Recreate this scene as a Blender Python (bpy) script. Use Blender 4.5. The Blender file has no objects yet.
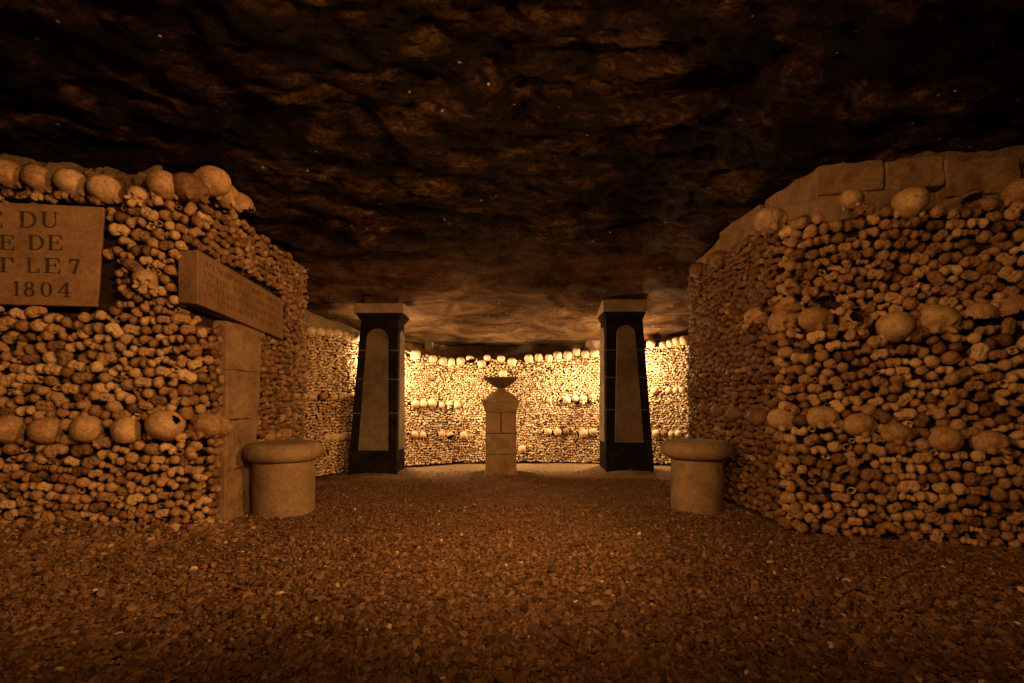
import bpy, math, random
import numpy as np
from mathutils import Vector, Matrix, Euler, noise as mn
random.seed(7); RNG = np.random.default_rng(11)
PI = math.pi
COL = bpy.context.scene.collection
F, H, CX, HY = 480.0, 0.75, 512.0, 400.0      # focal length in px, camera height, horizon

# ------------------------------------------------------------------ materials
def nodemat(name):
    m = bpy.data.materials.new(name); m.use_nodes = True
    nt = m.node_tree; nt.nodes.clear()
    out = nt.nodes.new('ShaderNodeOutputMaterial'); b = nt.nodes.new('ShaderNodeBsdfPrincipled')
    nt.links.new(b.outputs[0], out.inputs[0])
    b.inputs['Specular IOR Level'].default_value = 0.3
    return m, nt, b
def N(nt, t, **kw):
    n = nt.nodes.new(t)
    for k, v in kw.items():
        if hasattr(n, k): setattr(n, k, v)
        else: n.inputs[k.replace('_', ' ')].default_value = v
    return n
def ramp(nt, fac, stops):
    r = nt.nodes.new('ShaderNodeValToRGB'); e = r.color_ramp.elements
    while len(e) < len(stops): e.new(0.5)
    for el, (p, c) in zip(e, stops): el.position = p; el.color = (*c, 1)
    nt.links.new(fac, r.inputs[0]); return r.outputs[0]
def mixc(nt, mode, fac, a, b):
    n = nt.nodes.new('ShaderNodeMix'); n.data_type = 'RGBA'; n.blend_type = mode
    for sock, v in ((n.inputs[0], fac), (n.inputs[6], a), (n.inputs[7], b)):
        if hasattr(v, 'links'): nt.links.new(v, sock)
        elif isinstance(v, tuple): sock.default_value = (*v, 1)
        else: sock.default_value = v
    return n.outputs[2]
def noise(nt, vec, scale, detail=4, rough=.6, dist=0):
    n = N(nt, 'ShaderNodeTexNoise', Scale=scale, Detail=detail, Roughness=rough, Distortion=dist)
    if vec is not None: nt.links.new(vec, n.inputs['Vector'])
    return n.outputs[0]
def bump(nt, b, h, strength, dist):
    n = N(nt, 'ShaderNodeBump', Strength=strength, Distance=dist)
    nt.links.new(h, n.inputs['Height']); nt.links.new(n.outputs[0], b.inputs['Normal'])
def pos(nt): return nt.nodes.new('ShaderNodeNewGeometry').outputs['Position']

def bone_mat(name, stops, by_attr, sc=1.0):
    m, nt, b = nodemat(name); p = pos(nt)
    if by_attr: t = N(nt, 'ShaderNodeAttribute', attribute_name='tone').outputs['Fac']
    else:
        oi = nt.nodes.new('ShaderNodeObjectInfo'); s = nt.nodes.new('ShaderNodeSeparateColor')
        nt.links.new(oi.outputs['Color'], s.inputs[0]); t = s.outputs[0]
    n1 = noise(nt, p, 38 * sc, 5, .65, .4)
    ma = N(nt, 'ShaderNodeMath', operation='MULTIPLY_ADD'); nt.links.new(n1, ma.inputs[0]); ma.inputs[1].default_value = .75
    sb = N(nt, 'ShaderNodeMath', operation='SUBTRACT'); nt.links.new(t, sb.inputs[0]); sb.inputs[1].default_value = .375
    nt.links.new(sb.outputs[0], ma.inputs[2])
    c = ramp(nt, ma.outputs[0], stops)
    n2 = noise(nt, p, 130 * sc, 3, .7)
    c2 = mixc(nt, 'MULTIPLY', .55, c, ramp(nt, n2, [(.35, (.45, .33, .22)), (.6, (1, 1, 1))]))
    nt.links.new(c2, b.inputs['Base Color'])
    b.inputs['Roughness'].default_value = .62
    if sc != 1.0:                                        # sutures and hairline cracks, and broad earth stains
        wn = N(nt, 'ShaderNodeTexNoise', Scale=40, Detail=3); nt.links.new(p, wn.inputs['Vector'])
        wv = mixc(nt, 'LINEAR_LIGHT', .04, p, wn.outputs['Color'])
        vo = N(nt, 'ShaderNodeTexVoronoi', feature='DISTANCE_TO_EDGE', Scale=9); nt.links.new(wv, vo.inputs['Vector'])
        c3 = mixc(nt, 'MULTIPLY', .5, c2, ramp(nt, vo.outputs[0], [(0, (.30, .2, .13)), (.022, (1, 1, 1))]))
        c3 = mixc(nt, 'MULTIPLY', .4, c3, ramp(nt, noise(nt, p, 14, 6, .7, .8), [(.38, (.42, .26, .15)), (.58, (1, 1, 1))]))
        nt.links.new(c3, b.inputs['Base Color'])
    n3 = noise(nt, p, 90 * sc, 6, .7)
    bump(nt, b, n3, .55, .006)
    return m
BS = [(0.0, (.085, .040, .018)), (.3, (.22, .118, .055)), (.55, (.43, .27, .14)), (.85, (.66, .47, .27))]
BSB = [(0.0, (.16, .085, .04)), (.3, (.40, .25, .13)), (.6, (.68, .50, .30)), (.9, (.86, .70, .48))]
M_bone = bone_mat('bone_surface', BS, False)
M_bone_s = bone_mat('packed_bone_surface', BS, True)
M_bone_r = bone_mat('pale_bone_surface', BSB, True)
M_skull = bone_mat('skull_surface', BS, False, .6)
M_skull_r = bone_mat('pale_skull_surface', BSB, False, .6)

def stone_mat(name, c0, c1, c2, scale=9, bstr=.6, bd=.02, rough=.85):
    m, nt, b = nodemat(name); p = pos(nt)
    n1 = noise(nt, p, scale, 8, .65, .6)
    c = ramp(nt, n1, [(.3, c0), (.52, c1), (.75, c2)])
    n2 = noise(nt, p, scale * 9, 5, .7)
    c = mixc(nt, 'MULTIPLY', .6, c, ramp(nt, n2, [(.3, (.45, .38, .3)), (.6, (1, 1, 1))]))
    nt.links.new(c, b.inputs['Base Color']); b.inputs['Roughness'].default_value = rough
    mx = N(nt, 'ShaderNodeMath', operation='MULTIPLY_ADD'); nt.links.new(n2, mx.inputs[0]); mx.inputs[1].default_value = .5; nt.links.new(n1, mx.inputs[2])
    bump(nt, b, mx.outputs[0], bstr, bd)
    return m
M_lime = stone_mat('limestone', (.15, .088, .045), (.27, .175, .10), (.38, .26, .155), 6, .5, .012)
M_bench = stone_mat('bench_stone', (.17, .11, .06), (.27, .185, .105), (.36, .25, .15), 7, .35, .008)
M_plaque = stone_mat('plaque_stone', (.25, .14, .075), (.34, .20, .11), (.42, .27, .16), 4, .3, .004)
M_rock = stone_mat('ledge_rock', (.10, .06, .03), (.25, .16, .085), (.38, .26, .15), 5, .9, .04)
M_dirt = stone_mat('core_dirt', (.025, .014, .007), (.055, .03, .015), (.10, .06, .03), 14, .9, .03)
M_lintel = stone_mat('shaded_slab_stone', (.14, .08, .04), (.21, .125, .065), (.28, .17, .095), 5, .4, .006)  # darker plaque stone: the slab's shade is put into its colour
M_panel = stone_mat('panel_limestone', (.075, .052, .036), (.145, .105, .072), (.21, .155, .105), 3.2, .3, .004)
M_cap = stone_mat('cap_limestone', (.17, .12, .075), (.27, .195, .13), (.36, .27, .185), 5, .3, .005)
M_black = stone_mat('black_paint', (.006, .005, .005), (.012, .010, .010), (.03, .024, .02), 6, .4, .004, .9)
M_black.node_tree.nodes['Principled BSDF'].inputs['Specular IOR Level'].default_value = .05
M_joint = stone_mat('mortar', (.05, .035, .025), (.09, .06, .04), (.13, .095, .06), 20, .3, .004)
M_letter = stone_mat('letter_pigment', (.045, .03, .02), (.07, .045, .03), (.17, .10, .055), 24, .2, .002)
M_bowl = stone_mat('bowl_stone', (.10, .06, .03), (.17, .11, .06), (.24, .16, .09), 9, .4, .006)

def ceiling_mat():
    m, nt, b = nodemat('ceiling_rock'); p = pos(nt)
    mp = N(nt, 'ShaderNodeMapping'); mp.inputs['Scale'].default_value = (.55, 1.0, 1.6); nt.links.new(p, mp.inputs[0]); q = mp.outputs[0]
    n1 = noise(nt, q, 2.6, 10, .68, .9)
    c = ramp(nt, n1, [(.38, (.010, .005, .003)), (.48, (.040, .020, .010)), (.56, (.15, .082, .038)), (.68, (.42, .26, .12))])
    n2 = noise(nt, q, 16, 10, .8, .6)
    c = mixc(nt, 'MULTIPLY', 1.0, c, ramp(nt, n2, [(.40, (.08, .06, .05)), (.50, (.40, .35, .3)), (.60, (1, 1, 1))]))
    sp = nt.nodes.new('ShaderNodeSeparateXYZ'); nt.links.new(p, sp.inputs[0])      # rear bay painted paler, standing in for light from the rear lamps
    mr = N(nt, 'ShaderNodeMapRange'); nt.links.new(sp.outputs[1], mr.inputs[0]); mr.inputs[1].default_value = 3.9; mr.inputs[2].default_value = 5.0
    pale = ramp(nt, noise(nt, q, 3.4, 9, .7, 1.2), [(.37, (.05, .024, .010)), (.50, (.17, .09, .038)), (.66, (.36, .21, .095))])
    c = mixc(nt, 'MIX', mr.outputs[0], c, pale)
    vo = N(nt, 'ShaderNodeTexVoronoi', Scale=11.0, Randomness=1.0); nt.links.new(p, vo.inputs['Vector'])     # tiny pale specks painted as glints of water drops
    glint = ramp(nt, vo.outputs[0], [(0.0, (1, 1, 1)), (.07, (1, 1, 1)), (.09, (0, 0, 0))])
    msk = ramp(nt, noise(nt, p, 1.7, 3, .6), [(.50, (0, 0, 0)), (.56, (1, 1, 1))])
    bm = mixc(nt, 'MULTIPLY', 1.0, glint, msk)
    c = mixc(nt, 'MIX', bm, c, (.85, .72, .55))
    nt.links.new(c, b.inputs['Base Color'])
    r = N(nt, 'ShaderNodeMapRange'); nt.links.new(n1, r.inputs[0]); r.inputs[1].default_value = .35; r.inputs[2].default_value = .6
    r.inputs[3].default_value = .6; r.inputs[4].default_value = .8; nt.links.new(r.outputs[0], b.inputs['Roughness'])
    n3 = noise(nt, q, 11, 12, .72, .4)
    n4 = noise(nt, q, 46, 8, .8, .3)
    ad = N(nt, 'ShaderNodeMath', operation='MULTIPLY_ADD'); nt.links.new(n4, ad.inputs[0]); ad.inputs[1].default_value = .45; nt.links.new(n3, ad.inputs[2])
    bump(nt, b, ad.outputs[0], 1.0, .10)
    return m
M_ceil = ceiling_mat(); M_ceil.node_tree.nodes['Principled BSDF'].inputs['Specular IOR Level'].default_value = .12
def floor_mat():
    m, nt, b = nodemat('packed_earth'); p = pos(nt)
    v = N(nt, 'ShaderNodeTexVoronoi', Scale=75); nt.links.new(p, v.inputs['Vector'])
    n1 = noise(nt, p, 5, 6, .6); n2 = noise(nt, p, 120, 4, .7)
    c = ramp(nt, n1, [(.3, (.13, .075, .036)), (.55, (.22, .13, .068)), (.75, (.30, .19, .10))])
    sp = nt.nodes.new('ShaderNodeSeparateXYZ'); nt.links.new(p, sp.inputs[0])      # colour turns pale beige towards the rear bay
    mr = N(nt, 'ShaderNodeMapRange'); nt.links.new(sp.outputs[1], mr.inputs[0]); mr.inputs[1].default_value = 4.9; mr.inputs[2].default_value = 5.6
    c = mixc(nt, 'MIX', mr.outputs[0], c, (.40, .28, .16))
    c = mixc(nt, 'MULTIPLY', .7, c, ramp(nt, n2, [(.35, (.35, .28, .2)), (.6, (1, 1, 1))]))
    nt.links.new(c, b.inputs['Base Color']); b.inputs['Roughness'].default_value = .9
    bump(nt, b, v.outputs[0], .8, .012); return m
M_floor = floor_mat()
def gravel_mat():
    m, nt, b = nodemat('gravel_stone'); p = pos(nt)
    t = N(nt, 'ShaderNodeAttribute', attribute_name='tone').outputs['Fac']
    c = ramp(nt, t, [(0, (.055, .028, .013)), (.45, (.16, .085, .040)), (.85, (.29, .17, .085)), (1, (.60, .46, .32))])
    n2 = noise(nt, p, 150, 3, .7)
    c = mixc(nt, 'MULTIPLY', .5, c, ramp(nt, n2, [(.35, (.4, .3, .22)), (.6, (1, 1, 1))]))
    nt.links.new(c, b.inputs['Base Color']); b.inputs['Roughness'].default_value = .6
    return m
M_gravel = gravel_mat()

# ------------------------------------------------------------------ object helpers
def mesh_obj(name, verts, faces, mat, parent=None, smooth=False, bevel=0):
    me = bpy.data.meshes.new(name); me.from_pydata([tuple(v) for v in verts], [], faces); me.update()
    if smooth: me.polygons.foreach_set('use_smooth', [True] * len(me.polygons))
    o = bpy.data.objects.new(name, me); COL.objects.link(o); me.materials.append(mat)
    if parent: o.parent = parent
    if bevel:
        b = o.modifiers.new('bevel', 'BEVEL'); b.width = bevel; b.segments = 2; b.limit_method = 'ANGLE'
    return o
def tag(o, label, cat, group=None, kind=None):
    o['label'] = label; o['category'] = cat
    if group: o['group'] = group
    if kind: o['kind'] = kind
    return o
def struct(o, label, cat): o['kind'] = 'structure'; o['label'] = label; o['category'] = cat; return o
def empty(name, loc):
    o = bpy.data.objects.new(name, None); COL.objects.link(o); o.location = loc; o.empty_display_size = .1; return o
def np_mesh(name, V, T, mat, tone=None, smooth=False):
    me = bpy.data.meshes.new(name); nv, nf, k = len(V), len(T), T.shape[1]
    me.vertices.add(nv); me.vertices.foreach_set('co', V.astype(np.float32).ravel())
    me.loops.add(nf * k); me.loops.foreach_set('vertex_index', T.astype(np.int32).ravel())
    me.polygons.add(nf); me.polygons.foreach_set('loop_start', np.arange(0, nf * k, k, dtype=np.int32))
    me.polygons.foreach_set('use_smooth', np.full(nf, smooth))
    me.update(calc_edges=True)
    if tone is not None:
        a = me.attributes.new('tone', 'FLOAT', 'POINT'); a.data.foreach_set('value', tone.astype(np.float32))
    me.materials.append(mat); return me

def ico(sub):
    t = (1 + 5 ** .5) / 2
    v = [(-1, t, 0), (1, t, 0), (-1, -t, 0), (1, -t, 0), (0, -1, t), (0, 1, t), (0, -1, -t), (0, 1, -t), (t, 0, -1), (t, 0, 1), (-t, 0, -1), (-t, 0, 1)]
    v = [np.array(p) / np.linalg.norm(p) for p in v]
    f = [(0, 11, 5), (0, 5, 1), (0, 1, 7), (0, 7, 10), (0, 10, 11), (1, 5, 9), (5, 11, 4), (11, 10, 2), (10, 7, 6), (7, 1, 8), (3, 9, 4), (3, 4, 2), (3, 2, 6), (3, 6, 8), (3, 8, 9), (4, 9, 5), (2, 4, 11), (6, 2, 10), (8, 6, 7), (9, 8, 1)]
    for _ in range(sub):
        c, nf = {}, []
        def mid(a, b):
            k = (min(a, b), max(a, b))
            if k not in c: p = v[a] + v[b]; v.append(p / np.linalg.norm(p)); c[k] = len(v) - 1
            return c[k]
        for a, b, d in f:
            x, y, z = mid(a, b), mid(b, d), mid(d, a); nf += [(a, x, z), (b, y, x), (d, z, y), (x, y, z)]
        f = nf
    return np.array(v), np.array(f)
ICO = {k: ico(k) for k in range(6)}

def star(sub, blobs, k=7.0, tmax=.2, dents=(), rough=0.0, seed=0, stretch=None):
    """surface of a smooth union of ellipsoids seen from the origin"""
    D, T = ICO[sub]
    ts = np.linspace(.002, tmax, 90); r = np.full(len(D), .004)
    for t in ts:
        P = D * t; f = np.zeros(len(D))
        for c, a in blobs:
            q = np.sqrt((((P - np.array(c)) / np.array(a)) ** 2).sum(1)); f += np.exp(-k * (q - 1))
        r = np.where(f > 1, t, r)
    st = tmax / 90; lo = r.copy(); hi = r + st                          # refine
    for _ in range(6):
        md = (lo + hi) / 2; P = D * md[:, None]; f = np.zeros(len(D))
        for c, a in blobs:
            q = np.sqrt((((P - np.array(c)) / np.array(a)) ** 2).sum(1)); f += np.exp(-k * (q - 1))
        ins = f > 1; lo = np.where(ins, md, lo); hi = np.where(ins, hi, md)
    r = lo
    for d, sig, dep, pw in dents:
        d = np.array(d) / np.linalg.norm(d); ang = np.arccos(np.clip(D @ d, -1, 1))
        r = r - dep * np.exp(-(ang / sig) ** pw)
    if rough:
        r = r + rough * np.array([mn.noise(Vector(p) * 2.6 + Vector((seed * 3.1, seed, 5))) + .5 * mn.noise(Vector(p) * 6 + Vector((seed, 9, 0))) for p in D])
    return D * np.maximum(r, .003)[:, None], T

# bone ends: local -Y points out of the wall, the shaft runs back along +Y
def bone_templates(sub):
    out = []; SH = ((0, .075, 0), (.014, .065, .014))
    def j(s=.12): return 1 + random.uniform(-s, s)
    for i in range(4):      # double knuckle of a thigh bone
        w = .021 * j(); out.append(('knuckle', .080, *star(sub, [((w, 0, -.003), (.0165 * j(), .027, .021 * j())), ((-w, .002, -.003), (.0165 * j(), .026, .022 * j())), ((0, .014, .006), (.021, .019, .016)), SH], 7, .15, [((0, -.7, -1), .42, .012, 2), ((0, -1, .1), .3, .004, 2)], .0034, i)))
    for i in range(3):      # ball and lump of a thigh bone
        out.append(('ball', .070, *star(sub, [((.012 * j(), -.008, .006), (.0225, .0225, .0225)), ((-.020, .010, -.004), (.014, .018, .018 * j())), SH], 8, .15, [((-.15, -1, .2), .25, .006, 2)], .0028, i + 9)))
    for i in range(3):      # flat plateau of a shin bone
        out.append(('plateau', .076, *star(sub, [((.013, 0, 0), (.022 * j(), .020, .022)), ((-.013, 0, 0), (.022, .020, .023 * j())), SH], 7, .15, [((.55, -1, 0), .38, .009, 2), ((-.55, -1, .05), .38, .009, 2), ((0, -.4, -1), .4, .010, 2)], .0036, i + 20)))
    for i in range(3):      # rounded arm bone
        out.append(('round', .056, *star(sub, [((0, 0, 0), (.024 * j(), .022, .024 * j())), ((.019, .008, -.009), (.011, .014, .011)), ((0, .075, 0), (.011, .065, .011))], 8, .15, [((.6, -.6, -.3), .25, .005, 2)], .0032, i + 30)))
    for i in range(2):      # small spool
        out.append(('spool', .060, *star(sub, [((-.018, 0, 0), (.012, .016, .017)), ((.002, .003, 0), (.011, .014, .012)), ((.019, 0, -.001), (.011, .016, .014)), ((0, .07, 0), (.010, .06, .010))], 8, .15, (), .0018, i + 40)))
    n = 12 if sub > 1 else 8
    for i in range(2):      # snapped hollow shaft
        V, Tt = [], []; rings = [(.0155, .11), (.0150, .02), (.0165, 0), (.0145, -.003), (.0095, -.001), (.0085, .02), (.007, .07)]
        for (r, y) in rings:
            for a in range(n):
                t = 2 * PI * a / n; w = 1 + .12 * math.sin(t * 2 + i); jy = .006 * math.sin(t * 3 + i * 2) if abs(y) < .01 else 0
                V.append((r * w * math.cos(t), y + jy, r * .88 * math.sin(t)))
        for k in range(len(rings) - 1):
            for a in range(n):
                p, q, r_, s = k * n + a, k * n + (a + 1) % n, (k + 1) * n + (a + 1) % n, (k + 1) * n + a
                Tt += [(p, r_, q), (p, s, r_)]
        out.append(('hollow', .036, np.array(V), np.array(Tt)))
    return out
st_ = random.getstate(); TB3 = bone_templates(3); random.setstate(st_); TB2 = bone_templates(2); random.setstate(st_); TB1 = bone_templates(1)
WT = [('knuckle', 22), ('ball', 11), ('plateau', 29), ('round', 24), ('spool', 7), ('hollow', 7)]
def pick(T):
    k = random.choices([w[0] for w in WT], [w[1] for w in WT])[0]
    return random.choice([i for i, t in enumerate(T) if t[0] == k])

# ------------------------------------------------------------------ wall faces (left to right as seen; outward = (dy,-dx))
class Face:
    def __init__(s, pts):
        s.p = [Vector((x, y)) for x, y, _ in pts]; s.zt = [z for *_, z in pts]; s.L = [0]
        for a, b in zip(s.p, s.p[1:]): s.L.append(s.L[-1] + (b - a).length)
        s.len = s.L[-1]
        s.n = [Vector(((b - a).y, -(b - a).x)).normalized() for a, b in zip(s.p, s.p[1:])]
        s.vn = [s.n[0]] + [(s.n[i] + s.n[i - 1]).normalized() for i in range(1, len(s.n))] + [s.n[-1]]
    def at(s, u):
        u = min(max(u, 0), s.len - 1e-6)
        for i in range(len(s.n)):
            if u <= s.L[i + 1]:
                t = (u - s.L[i]) / (s.L[i + 1] - s.L[i]); break
        P = s.p[i].lerp(s.p[i + 1], t); n = s.vn[i].lerp(s.vn[i + 1], t).normalized(); z = s.zt[i] * (1 - t) + s.zt[i + 1] * t
        return P, n, z
    def hit(s, px):
        r = Vector(((px - CX) / F, 1)); best = None
        for i, (a, b) in enumerate(zip(s.p, s.p[1:])):
            d = b - a; den = r.x * d.y - r.y * d.x
            if abs(den) < 1e-9: continue
            Y = (a.x * d.y - a.y * d.x) / den; P = r * Y
            t = (P - a).dot(d) / d.length_squared
            if -1e-6 <= t <= 1 + 1e-6 and Y > 0 and (best is None or Y < best[1]): best = (s.L[i] + t * d.length, Y)
        if best is None:                                  # just past an end: use that end
            e = min((0, -1), key=lambda k: abs(CX + s.p[k].x * F / s.p[k].y - px)); best = (s.L[e], s.p[e].y)
        return best
LF = Face([(-3.45, 2.56, 1.93), (-1.93, 2.765, 1.91), (-1.87, 2.81, 1.90), (-1.85, 2.90, 1.92)])
LS = Face([(-1.85, 2.90, 1.92), (-1.88, 3.6, 1.98), (-1.93, 4.48, 1.98)])
RS = Face([(1.64, 4.45, 1.90), (1.63, 3.6, 1.88), (1.625, 2.92, 1.82)])
RF = Face([(1.625, 2.92, 1.80), (1.645, 2.81, 1.79), (1.72, 2.74, 1.79), (2.10, 2.60, 1.80), (2.62, 2.42, 1.74), (3.1, 2.25, 1.72)])
BK = Face([(-2.15, 4.3, 1.45), (-2.05, 4.5, 1.44), (-1.85, 4.8, 1.40), (-1.6, 5.1, 1.36), (-1.25, 5.45, 1.31), (-.7, 5.7, 1.25), (0, 5.8, 1.24), (.7, 5.78, 1.26), (1.3, 5.7, 1.31), (1.8, 5.6, 1.38), (2.15, 5.45, 1.40), (2.42, 5.1, 1.40)])
for f in (LF, LS, RS, RF, BK): f.skip = []
def rotm(n, roll, tilt, yaw):
    """rotation taking local -Y to the outward normal n"""
    a = math.atan2(n.x, -n.y)
    return Matrix.Rotation(a + yaw, 3, 'Z') @ Matrix.Rotation(tilt, 3, 'X') @ Matrix.Rotation(roll, 3, 'Y')

# ------------------------------------------------------------------ skulls
def skull_blobs(v):
    w = 1 + .06 * v
    return [((0, .012, .006), (.073 * w, .088, .067)), ((0, -.045, -.006), (.054, .042, .048)), ((0, .035, -.02), (.06, .055, .045)),
            ((.045, -.062, -.062), (.017, .020, .013)), ((-.045, -.062, -.062), (.017, .020, .013)), ((0, -.075, -.088), (.027, .024, .026)),
            ((0, .0, -.055), (.042, .05, .022)), ((.052, .01, -.055), (.013, .02, .022)), ((-.052, .01, -.055), (.013, .02, .022)), ((0, -.088, -.058), (.010, .010, .02))]
FACED = [((.036, -.085, -.040), .20, .034, 4), ((-.036, -.085, -.040), .20, .034, 4), ((0, -.098, -.070), .115, .026, 3), ((.8, -.42, -.15), .3, .005, 2), ((-.8, -.42, -.15), .3, .005, 2)]
def skull_mesh(name, sub, v, cut=None, mat=None):
    V, T = star(sub, skull_blobs(v), 9, .15, FACED, .0022, v * 7)
    if cut:
        d, ang = cut; d = np.array(d) / np.linalg.norm(d); D = ICO[sub][0]
        a = np.arccos(np.clip(D @ d, -1, 1)) + np.array([.22 * mn.noise(Vector(p) * 3.2 + Vector((v * 5, 2, 3))) + .1 * mn.noise(Vector(p) * 9) for p in D])
        keep = a > ang; T = T[keep[T].all(1)]
        used = np.unique(T); m = -np.ones(len(V), int); m[used] = np.arange(len(used)); V, T = V[used], m[T]
    me = np_mesh(name, V, T, mat, smooth=True); return me
def skull_set(mat, sub):
    return {'whole': [skull_mesh('skull', sub, v, None, mat) for v in (-.8, 0, .9)], 'face': [skull_mesh('skull', max(sub, 4), v, None, mat) for v in (0, .7)],
            'hole': [skull_mesh('skull', sub, .3, ((-.62, .72, .30), .24), mat)], 'cap': [skull_mesh('skull', sub, -.3, ((0, -.35, -1), 1.35), mat)],
            'open': [skull_mesh('skull', sub, .5, ((.3, -.6, .55), .95), mat)]}
SK_near = skull_set(M_skull, 5); SK_far = skull_set(M_skull_r, 3)
ORI = {'back': (0, 0, PI), 'face': (0, 0, 0), 'side': (0, 0, PI / 2 * .9), 'top': (-1.25, 0, 0), 'backdown': (.45, 0, PI), 'q': (0, 0, PI * .72)}
def skull(face, px, py, h, label, kind='whole', ori='back', tone=.5, group=None, far=False, out=0.0, roll=0.0, wide=1.0, sink=.008):
    u, Y = face.hit(px); P, n, _ = face.at(u); z = H + (HY - py) * Y / F
    sc = h * Y / F / .148
    S = (SK_far if far else SK_near)[kind]
    o = bpy.data.objects.new('skull', random.choice(S)); COL.objects.link(o)
    tx, ry, yaw = ORI[ori]
    j = .12
    R = rotm(n, 0, 0, 0) @ (Matrix.Rotation(roll + random.uniform(-j, j), 3, 'Y') @ Matrix.Rotation(tx + random.uniform(-j, j), 3, 'X') @ Matrix.Rotation(yaw + random.uniform(-.25, .25), 3, 'Z'))
    # the face cut away or facing inwards; keep the dome just proud of the bone ends
    C = Vector((P.x, P.y, z)) - Vector((n.x, n.y, 0)) * (sink - out) * sc
    o.matrix_world = Matrix.Translation(C) @ R.to_4x4() @ Matrix.Diagonal((sc * wide, sc, sc, 1))
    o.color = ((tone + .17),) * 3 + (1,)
    if kind in ('hole', 'cap', 'open'):
        m = o.modifiers.new('shell', 'SOLIDIFY'); m.thickness = .006; m.offset = -1
    tag(o, label, 'skull', group)
    face.skip.append((u, z, .078 * sc * wide, .066 * sc)); return o

TL = 'skulls along the top of the left bone wall'; LL = 'skull row across the left bone wall'
TR = 'skulls along the top of the right bone wall'; UR = 'upper skull row of the right bone wall'; LR = 'lower skull row of the right bone wall'
A = skull
A(LF, 9, 174, 26, 'tan skull at the left picture edge above the inscribed plaque', tone=.42, group=TL)
A(LF, 40, 179, 25, 'brown skull above the plaque beside the left edge skull', tone=.38, group=TL)
A(LF, 72, 183, 25, 'small pale skull above the middle of the plaque', tone=.6, group=TL)
A(LF, 106, 189, 27, 'large pale skull above the right corner of the plaque', tone=.58, group=TL)
A(LF, 138, 196, 20, 'small pale broken skull with a dark hole, top of the left wall', 'face', 'face', .62, TL, roll=.5)
A(LF, 163, 185, 27, 'reddish round skull just right of the small holed skull', tone=.42, group=TL)
A(LF, 192, 188, 27, 'dark brown skull at the top corner of the left wall', ori='side', tone=.06, group=TL)
A(LS, 212, 181, 28, 'pale edged skull directly behind the dark corner skull', tone=.45, group=TL)
A(LS, 228, 196, 24, 'narrow skull leaning behind the top corner of the left wall', ori='side', tone=.42, group=TL)
A(LS, 242, 207, 26, 'broken domed skull last along the receding top of left wall', 'cap', 'side', .42, TL)
A(LF, 145, 280, 22, 'lone skull with dark eye hollows between plaque and corner', 'face', 'face', .52, LL, out=.01)
A(LF, 10, 429, 29, 'tan skull of the left wall row cut by the picture edge', tone=.44, group=LL)
A(LF, 48, 430, 27, 'flattened brown skull second from the left edge in lower row', tone=.42, group=LL)
A(LF, 88, 428, 28, 'smooth round skull in the middle of the left wall row', tone=.52, group=LL)
A(LF, 126, 429, 26, 'pale skull with cracked dome fourth in the left wall row', ori='backdown', tone=.62, group=LL)
A(LF, 166, 425, 30, 'large skull with small dark hole beside the left wall corner', 'hole', 'back', .52, LL, wide=1.12)
A(LS, 203, 425, 25, 'dim dusty skull just around the corner from the holed skull', tone=.34, group=LL)
A(LS, 219, 427, 21, 'dim dusty skull beside the leaning masonry pilaster', tone=.32, group=LL)
A(LS, 266, 437, 15, 'dim skull on the left side wall above the round bench', tone=.32, group=LL)
A(LS, 284, 434, 13, 'dim skull behind the left bench nearest the far pillar', tone=.3, group=LL)

A(RS, 787, 220, 25, 'pale domed skull at the top corner of the right wall', tone=.52, group=TR, out=.05)
A(RF, 853, 199, 19, 'small greyish skull in front of the stone coping block', tone=.55, group=TR, ori='q')
A(RF, 910, 203, 29, 'large pale skull standing highest on the right wall', tone=.58, group=TR)
A(RF, 973, 198, 19, 'dark orange broken skull with black holes atop right wall', 'cap', 'face', .12, TR)
A(RF, 1017, 193, 25, 'brown skull at the right picture edge on top of wall', tone=.3, group=TR)
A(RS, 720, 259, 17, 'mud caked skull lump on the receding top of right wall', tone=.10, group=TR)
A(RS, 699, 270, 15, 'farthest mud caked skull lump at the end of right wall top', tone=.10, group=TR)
A(RS, 759, 316, 19, 'small skull with open eye and nose holes by right corner', 'face', 'face', .5, UR, out=.03)
A(RF, 783, 321, 25, 'tall brown skull tilted beside the eyed skull', ori='side', tone=.42, group=UR)
A(RF, 817, 319, 25, 'smooth reddish brown skull in the upper right row', ori='q', tone=.36, group=UR)
A(RF, 824, 297, 16, 'dark broken skull shell set back above the reddish skull', 'cap', 'face', .02, UR, sink=.09)
A(RF, 856, 320, 28, 'open cracked skull bowl with a dark inside', 'open', 'face', .42, UR, roll=.4)
A(RF, 894, 327, 30, 'big smooth round skull in the upper right row', tone=.56, group=UR)
A(RF, 938, 319, 30, 'wide orange skull with cracked side right of the smooth round one', ori='side', tone=.5, group=UR)
A(RF, 983, 315, 24, 'half broken pale skull shell over a black gap', 'cap', 'q', .52, UR, roll=.25)
A(RF, 1019, 308, 27, 'broken orange skull at right picture edge in the upper row', 'cap', 'side', .38, UR)
A(RF, 783, 419, 22, 'square set pale skull at the corner in the lower row', ori='q', tone=.5, group=LR, wide=1.05)
A(RF, 823, 417, 23, 'wide ochre skull second from the corner in lower right row', ori='side', tone=.5, group=LR, wide=1.1)
A(RF, 861, 425, 24, 'cracked skull third from the corner in lower right row', ori='q', tone=.46, group=LR, wide=1.1)
A(RF, 898, 434, 22, 'low brown skull with flat dome in lower right row', ori='side', tone=.38, group=LR, wide=1.1)
A(RF, 945, 438, 25, 'ridged tan skull second from right in lower right row', ori='backdown', tone=.42, group=LR, wide=1.15)
A(RF, 991, 442, 24, 'long tan skull rightmost in the lower right row', ori='side', tone=.44, group=LR, wide=1.25)
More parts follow.
